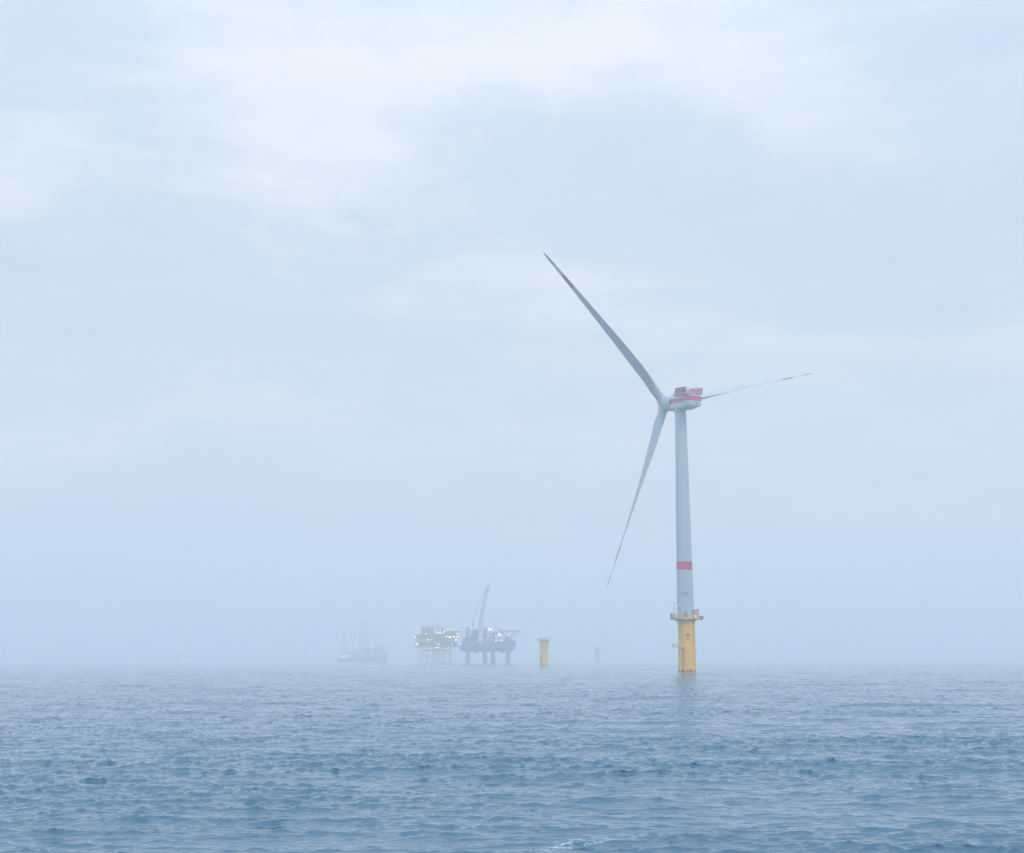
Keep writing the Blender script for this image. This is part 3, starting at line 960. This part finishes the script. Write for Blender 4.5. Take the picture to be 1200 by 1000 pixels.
# roof clutter: ventilation stacks, masts, radiators, small crane
for (p, w_, y0, y1, dy) in ((493, 1.3, 732.6, 735.6, -5), (495.2, 1.8, 734, 735.6, 0), (497.5, 1.0, 733, 735.6, -6), (499.5, 1.2, 732.4, 735.6, 2), (501.5, 2.0, 733.6, 735.6, -4), (504, 1.0, 732, 735.6, -2),
                         (510, .8, 732.4, 736, 0), (512, 1.2, 732.2, 736, 1), (514, .8, 732.8, 736, -3)):
    q = MB(); q.tube((X(p), dy, Z(y1)), (X(p), dy, Z(y0)), w_ * .55, n=8); q.box((X(p), dy, Z(y0) + .15), (w_ * 1.5, w_ * 1.5, .4))
    q.build('ventilation_stack', M['warmdark'], sub)
q = MB(); q.lattice((X(506), -2, Z(735.5)), (X(506), -2, Z(728)), 1.6, .4, 6, .14, .07); q.build('mast', M['dark'], sub)
q = MB()
q.tube((X(517), -6, Z(743)), (X(517), -6, Z(737)), .9, n=10); q.box((X(517.2), -6, Z(736.2)), (2.8, 2.4, 2.2))
q.lattice((X(517.5), -6, Z(735.8)), (X(524), -6, Z(732.6)), 1.1, .7, 7, .12, .07)
q.lattice((X(517), -6, Z(735.6)), (X(515.5), -6, Z(731.8)), .8, .4, 4, .12, .07)
q.tube((X(515.5), -6, Z(731.8)), (X(524), -6, Z(732.6)), .06, n=4)
q.build('deck_crane', M['dark'], sub)
for (px, py, rr, mt) in ((485.0, 746.0, .55, 'lampwhite'), (499.7, 748.8, .85, 'lampwhite'), (504.4, 748.7, .6, 'lampwhite'), (487.6, 753.9, .8, 'lampwhite'),
                     (532.8, 749.1, .9, 'lampwhite'), (528.5, 754.5, .55, 'lampwhite'), (522.3, 745.9, .45, 'lampwhite'), (525.2, 746, .6, 'lampwhite'),
                     (526.4, 746, .5, 'lampwhite'), (530.4, 746, .5, 'lampwhite'), (534.6, 746, .5, 'lampwhite'), (534, 742.3, .5, 'lampwhite'), (523, 738.2, .5, 'lampwhite'),
                     (509.8, 740.6, .65, 'lampwhite'), (511.5, 741, .4, 'lampgreen'), (513, 741.2, .5, 'lampgreen'), (514.6, 741.5, .5, 'lampgreen'), (516.6, 741, .55, 'lampgreen'), (518.8, 740, .5, 'lampgreen'),
                     (512.7, 754.3, .75, 'lampwhite'), (509.2, 757.9, .7, 'lampwarm'), (511, 758.4, .9, 'lampwarm'), (512.3, 757.8, .6, 'lampwarm'), (509, 753.6, .4, 'lampwarm'), (488, 742, .35, 'lampwhite'), (498, 742, .35, 'lampwhite')):
    lamp((X(px), -17.3, Z(py)), rr, M[mt], sub)

# ------------------------------------------------------------ jack-up crane vessel
D2 = 1700.0
jv = thing('jackup_vessel', 'dark jack-up crane vessel standing on four legs with tall lattice boom, beside the substation', 'ship', ((570 - 600) / 1623 * D2, D2, 0), R(-3))
k2 = D2 / 1635.0
def X(p): return (p - 570) * k2
def Z(p): return (776.8 - p) * k2
def hull_loft(secs):
    """secs: (x, half beam at deck, half beam at keel, keel z, deck z)"""
    rings = []
    for (x, bd, bk, zk, zd) in secs:
        rings.append([(x, -bk, zk), (x, -(bk * .4 + bd * .6), zk + (zd - zk) * .35), (x, -bd, zd - .8), (x, -bd, zd),
                      (x, bd, zd), (x, bd, zd - .8), (x, bk * .4 + bd * .6, zk + (zd - zk) * .35), (x, bk, zk)])
    q = MB(); q.loft(rings); return q
q = hull_loft([(X(536.8), 12, 10, Z(759), Z(756.8)), (X(540), 16, 14, Z(761.4), Z(756)), (X(544), 18, 17, Z(763), Z(755)), (X(549.5), 18, 17, Z(763.2), Z(754.2)),
               (X(550), 18, 17, Z(763.2), Z(751.6)), (X(575), 18, 17, Z(763), Z(751.2)), (X(592), 17, 15, Z(762.6), Z(751)), (X(599), 11, 8, Z(762), Z(750.6)),
               (X(602), 6, 3, Z(761.2), Z(750.4)), (X(603.6), 2, 1, Z(756), Z(750.3))])
hull = q.build('hull', M['hull'], jv)
for p in (556, 588, 597.5):
    q = MB(); q.box((X(p), 0, Z(764)), (2.4, 12, 2.0), taper=(1.8, 1.2)); q.build('thruster_housing', M['hull'], hull)
q = MB(); q.box((X(562), -17.9, Z(752.9)), (X(572) - X(552), .5, .9)); q.build('fender', M['grey'], hull)
q = MB(); q.rail([(X(550.5), -17.7, Z(751.5)), (X(592), -16.6, Z(751))], 1.3, .08, 1, 3); q.build('railing', M['grey'], hull)
for (p, y, top) in ((547.7, -13, 735), (566.3, 13, 735), (576, 13, 741), (594.9, -11, 746)):
    q = MB()
    q.lattice((X(p), y, -6), (X(p), y, Z(top)), 4.0, 4.0, 26, .55, .22)
    q.tube((X(p) + 1.4, y - 1.4, -6), (X(p) + 1.4, y - 1.4, Z(top)), .8, n=8)
    o = q.build('leg', M['midgrey'], jv)
    q = MB()
    q.box((X(p), y, Z(749.2)), (7, 7, 4.4)); q.box((X(p), y, Z(747)), (5.6, 5.6, 1.2))
    q.build('jacking_house', M['hullgrey'], jv)
block('stern_house', 541, 546, 748.5, 755.5, -10, 10, M['hullgrey'], jv)
block('stern_house', 543, 552, 750, 752.5, -12, 12, M['grey'], jv)
q = MB(); q.lattice((X(541.6), 0, Z(748.5)), (X(541.6), 0, Z(745)), 1.0, .4, 4, .14, .08); q.build('mast', M['dark'], jv)
# main crane
q = MB()
q.lathe([(4.6, Z(752)), (4.6, Z(747)), (5.2, Z(746.4)), (5.2, Z(745.6))], 24, center=(X(555), -4, 0))
crn = q.build('crane', M['hullgrey'], jv, smooth=True)
q = MB(); q.box((X(555.3), -4, Z(741.6)), (9.6, 9, Z(737.5) - Z(745.6)), taper=(.8, .9)); q.box((X(558.8), -8, Z(743.2)), (3, 3, 3.4)); q.build('crane_house', M['hullgrey'], crn)
q = MB()
for y in (-7.5, -.5):
    q.tube((X(552), y, Z(745)), (X(553.4), -4, Z(725.5)), .55, .35, n=8)
    q.tube((X(557), y, Z(740)), (X(553.4), -4, Z(727)), .4, .3, n=8)
for z in (742, 738, 734, 730):
    q.tube((X(552.3), -6, Z(z)), (X(555.6), -6, Z(z)), .25, n=6)
q.build('gantry', M['dark'], crn)
q = MB()
q.lattice((X(561), -4, Z(742)), (X(563.6), -4, Z(720)), 2.6, 3.8, 9, .34, .16)
q.lattice((X(563.6), -4, Z(720)), (X(570), -4, Z(689)), 3.8, 2.6, 13, .34, .16)
q.lattice((X(570), -4, Z(689)), (X(573.6), -4, Z(683.5)), 1.6, .8, 4, .22, .1)
q.tube((X(557.5), -4, Z(743.5)), (X(561), -4, Z(742)), 1.2, n=8)
bm_ = q.build('boom', M['midgrey'], crn)
q = MB()
for y in (-5.2, -2.8):
    q.tube((X(553.4), y, Z(726)), (X(562), y, Z(703)), .13, n=4)
    q.tube((X(562), y, Z(703)), (X(569), y, Z(691)), .13, n=4)
q.tube((X(562), -4, Z(703)), (X(565.5), -4, Z(705)), .3, n=5)
q.build('stay_cable', M['dark'], crn)
q = MB()
q.tube((X(572.8), -4, Z(686)), (X(572.8), -4, Z(691.5)), .12, n=4); q.box((X(572.8), -4, Z(692.3)), (1.2, 1.0, 1.8)); q.box((X(571), -4, Z(690.5)), (1.4, 1.4, 2.2))
q.build('hook_block', M['dark'], crn)
# superstructure to the right
block('accommodation', 580, 594, 742.5, 750.9, -11, 11, M['pale'], jv)
block('accommodation', 594, 601, 744, 750.6, -7, 7, M['pale'], jv)
block('bridge', 577.5, 590, 740, 742.4, -12, 12, M['grey'], jv)
windows(jv, [(X(578.5) + i * 1.64, -12.2, Z(741)) for i in range(7)], (1.3, .1, 1.1))
for row, yy in enumerate((744.4, 746.4, 748.4)):
    windows(jv, [(X(581.2) + i * 1.5, -11.25, Z(yy)) for i in range(9)], (.7, .1, .8))
for (p0, p1, y0, mm) in ((565, 569, 746.5, 'midgrey'), (570, 573, 745.2, 'grey'), (573.4, 578, 746.3, 'midgrey')):
    block('deck_module', p0, p1, y0, 751, -9, 9, M[mm], jv)
q = MB(); q.lattice((X(558.5), -8, Z(748)), (X(575), -8, Z(741.5)), 1.4, 1.0, 12, .16, .09); q.build('cargo_boom', M['dark'], jv)
q = MB()
q.prism([(X(601.5) + 9.8 * math.cos(R(22.5 + 45 * i)), 9.8 * math.sin(R(22.5 + 45 * i))) for i in range(8)], Z(739.7), Z(739.0))
q.box((X(594), 0, Z(739.5)), (15, 6, .6))
hd = q.build('helideck', M['dark'], jv)
q = MB()
q.tube((X(590), -5, Z(743.5)), (X(610), -5, Z(742.3)), .22, n=6)
q.tube((X(590), 5, Z(743.5)), (X(610), 5, Z(742.3)), .22, n=6)
for p in (594, 598, 602, 606, 609.6):
    for y in (-5, 5):
        q.tube((X(p), y, Z(742.9)), (X(p - 1.4), y, Z(739.7)), .18, n=5)
        q.tube((X(p), y, Z(742.9)), (X(p + 1.4), y, Z(739.7)), .18, n=5)
q.build('support_frame', M['midgrey'], hd)
q = MB()
q.lattice((X(580.5), 0, Z(740)), (X(580.5), 0, Z(732.5)), 1.5, .6, 7, .14, .07)
q.box((X(580.5), 0, Z(734.5)), (4.2, .4, .4)); q.box((X(584), 0, Z(738)), (2.6, 2.6, 2.2)); q.tube((X(584), 0, Z(737)), (X(585.8), 0, Z(734.8)), .2, n=5)
q.sphere((X(586.2), 2, Z(738.4)), 1.2, 8)
q.build('mast', M['midgrey'], jv)
q = MB(); q.tube((X(574), -6, Z(745)), (X(574), -6, Z(738.4)), .3, n=6); q.box((X(574), -6, Z(738.6)), (2.6, 1.4, .5)); post = q.build('lamp_post', M['midgrey'], jv)
q = MB(); q.box((0, 0, 0), (3.6, .7, 1.5)); q.build('warning_light', M['lampred'], post, mw=Matrix.Translation((X(574), -7.4, Z(737.2))))
for (px, py, rr, mt) in ((586.5, 743.2, .95, 'lampwhite'), (584.3, 741.3, .6, 'lampwhite'), (596.6, 743.6, .75, 'lampwhite'), (581.3, 744.6, .45, 'lampwhite'), (584.5, 744.7, .55, 'lampwhite'),
                     (581.3, 750.6, .5, 'lampwhite'), (587.3, 750.4, .5, 'lampwhite'), (590, 750.6, .4, 'lampwhite'), (555.5, 734.3, .5, 'lampwhite'), (553.5, 735.8, .35, 'lampwhite'),
                     (574, 754, .5, 'lampsoft'), (599, 740.7, .35, 'lampwhite'), (609.8, 741, .3, 'lampwhite'), (565.5, 748, .35, 'lampwhite'), (545.5, 754.5, .35, 'lampwhite'), (570, 748.6, .3, 'lampwhite')):
    lamp((X(px), -18.6, Z(py)), rr, M[mt], jv)

# ------------------------------------------------------------ the far ship
D3 = 2750.0
fs = thing('installation_ship', 'faded ship with tall raised legs and bright stern lights left of the substation', 'ship', ((424 - 600) / 1623 * D3, D3, 0), R(3))
k3 = D3 / 1635.0
def X(p): return (p - 424) * k3
def Z(p): return (776.0 - p) * k3
q = hull_loft([(X(395), 13, 11, -2, Z(771.5)), (X(400), 18, 16, -3, Z(771)), (X(425), 20, 18, -3, Z(770)), (X(440), 19, 15, -3, Z(769)), (X(448), 12, 8, -2, Z(766)), (X(453), 4, 1, .5, Z(763.6))])
hull = q.build('hull', M['hullgrey'], fs)
block('accommodation', 437, 449, 758, 769, -13, 13, M['grey'], fs)
block('bridge', 439.5, 447, 755, 758, -14, 14, M['pale'], fs)
block('stern_house', 400, 409, 759.5, 771, -12, 12, M['grey'], fs)
block('deck_cargo', 411, 424, 762, 770.5, -10, 10, M['grey'], fs)
block('deck_cargo', 425.5, 435, 760, 770, -9, 11, M['grey'], fs)
q = MB()
q.prism([(X(456) + 12 * math.cos(R(22.5 + 45 * i)), 12 * math.sin(R(22.5 + 45 * i))) for i in range(8)], Z(756.6), Z(755.9)); hd = q.build('helideck', M['dark'], fs)
q = MB(); 
for y in (-6, 6):
    q.tube((X(455), y, Z(756.6)), (X(448), y, Z(763)), .5, n=6)
q.build('support_frame', M['grey'], hd)
for (p, y, top, wd) in ((401.3, -15, 736, 8.0), (421.5, 15, 728, 8.0), (424, -15, 726, 8.0), (442.5, 12, 738, 6.5)):
    q = MB(); q.lattice((X(p), y, Z(771)), (X(p), y, Z(top)), wd, wd, 14, .6, .28)
    q.build('leg', M['pale'], fs)
q = MB()
q.lathe([(6, Z(771)), (6, Z(752)), (7, Z(750)), (7, Z(744)), (4, Z(740))], 20, center=(X(429), 0, 0))
crn = q.build('crane', M['pale'], fs, smooth=True)
q = MB(); q.lattice((X(431), 0, Z(748)), (X(427.5), 0, Z(724.5)), 6, 3, 10, .8, .35); q.build('boom', M['pale'], crn)
for (px, py, rr) in ((403.8, 770.4, 1.7), (402.2, 768.8, 1.1), (407.1, 768.9, 1.3), (408.2, 762.5, 1.1), (397.5, 768.8, .7), (422.5, 768, .7), (400.5, 770, .9)):
    lamp((X(px), -21.0, Z(py)), rr, M['lampwhite'], fs)

# ------------------------------------------------------------ haze: one closed box of even air
q = MB(); q.box((0, 0, 98), (14000, 14000, 200))
haze = q.build('haze', bpy.data.materials.new('sea_haze'), None)
haze['kind'] = 'stuff'
hm = haze.data.materials[0]
hm.use_nodes = True
hn = hm.node_tree
hn.nodes.clear()
pv = hn.nodes.new('ShaderNodeVolumePrincipled')
pv.inputs['Color'].default_value = (.96, .985, 1.0, 1)
pv.inputs['Density'].default_value = .00074
pv.inputs['Anisotropy'].default_value = 0.2
om = hn.nodes.new('ShaderNodeOutputMaterial')
hn.links.new(pv.outputs[0], om.inputs['Volume'])
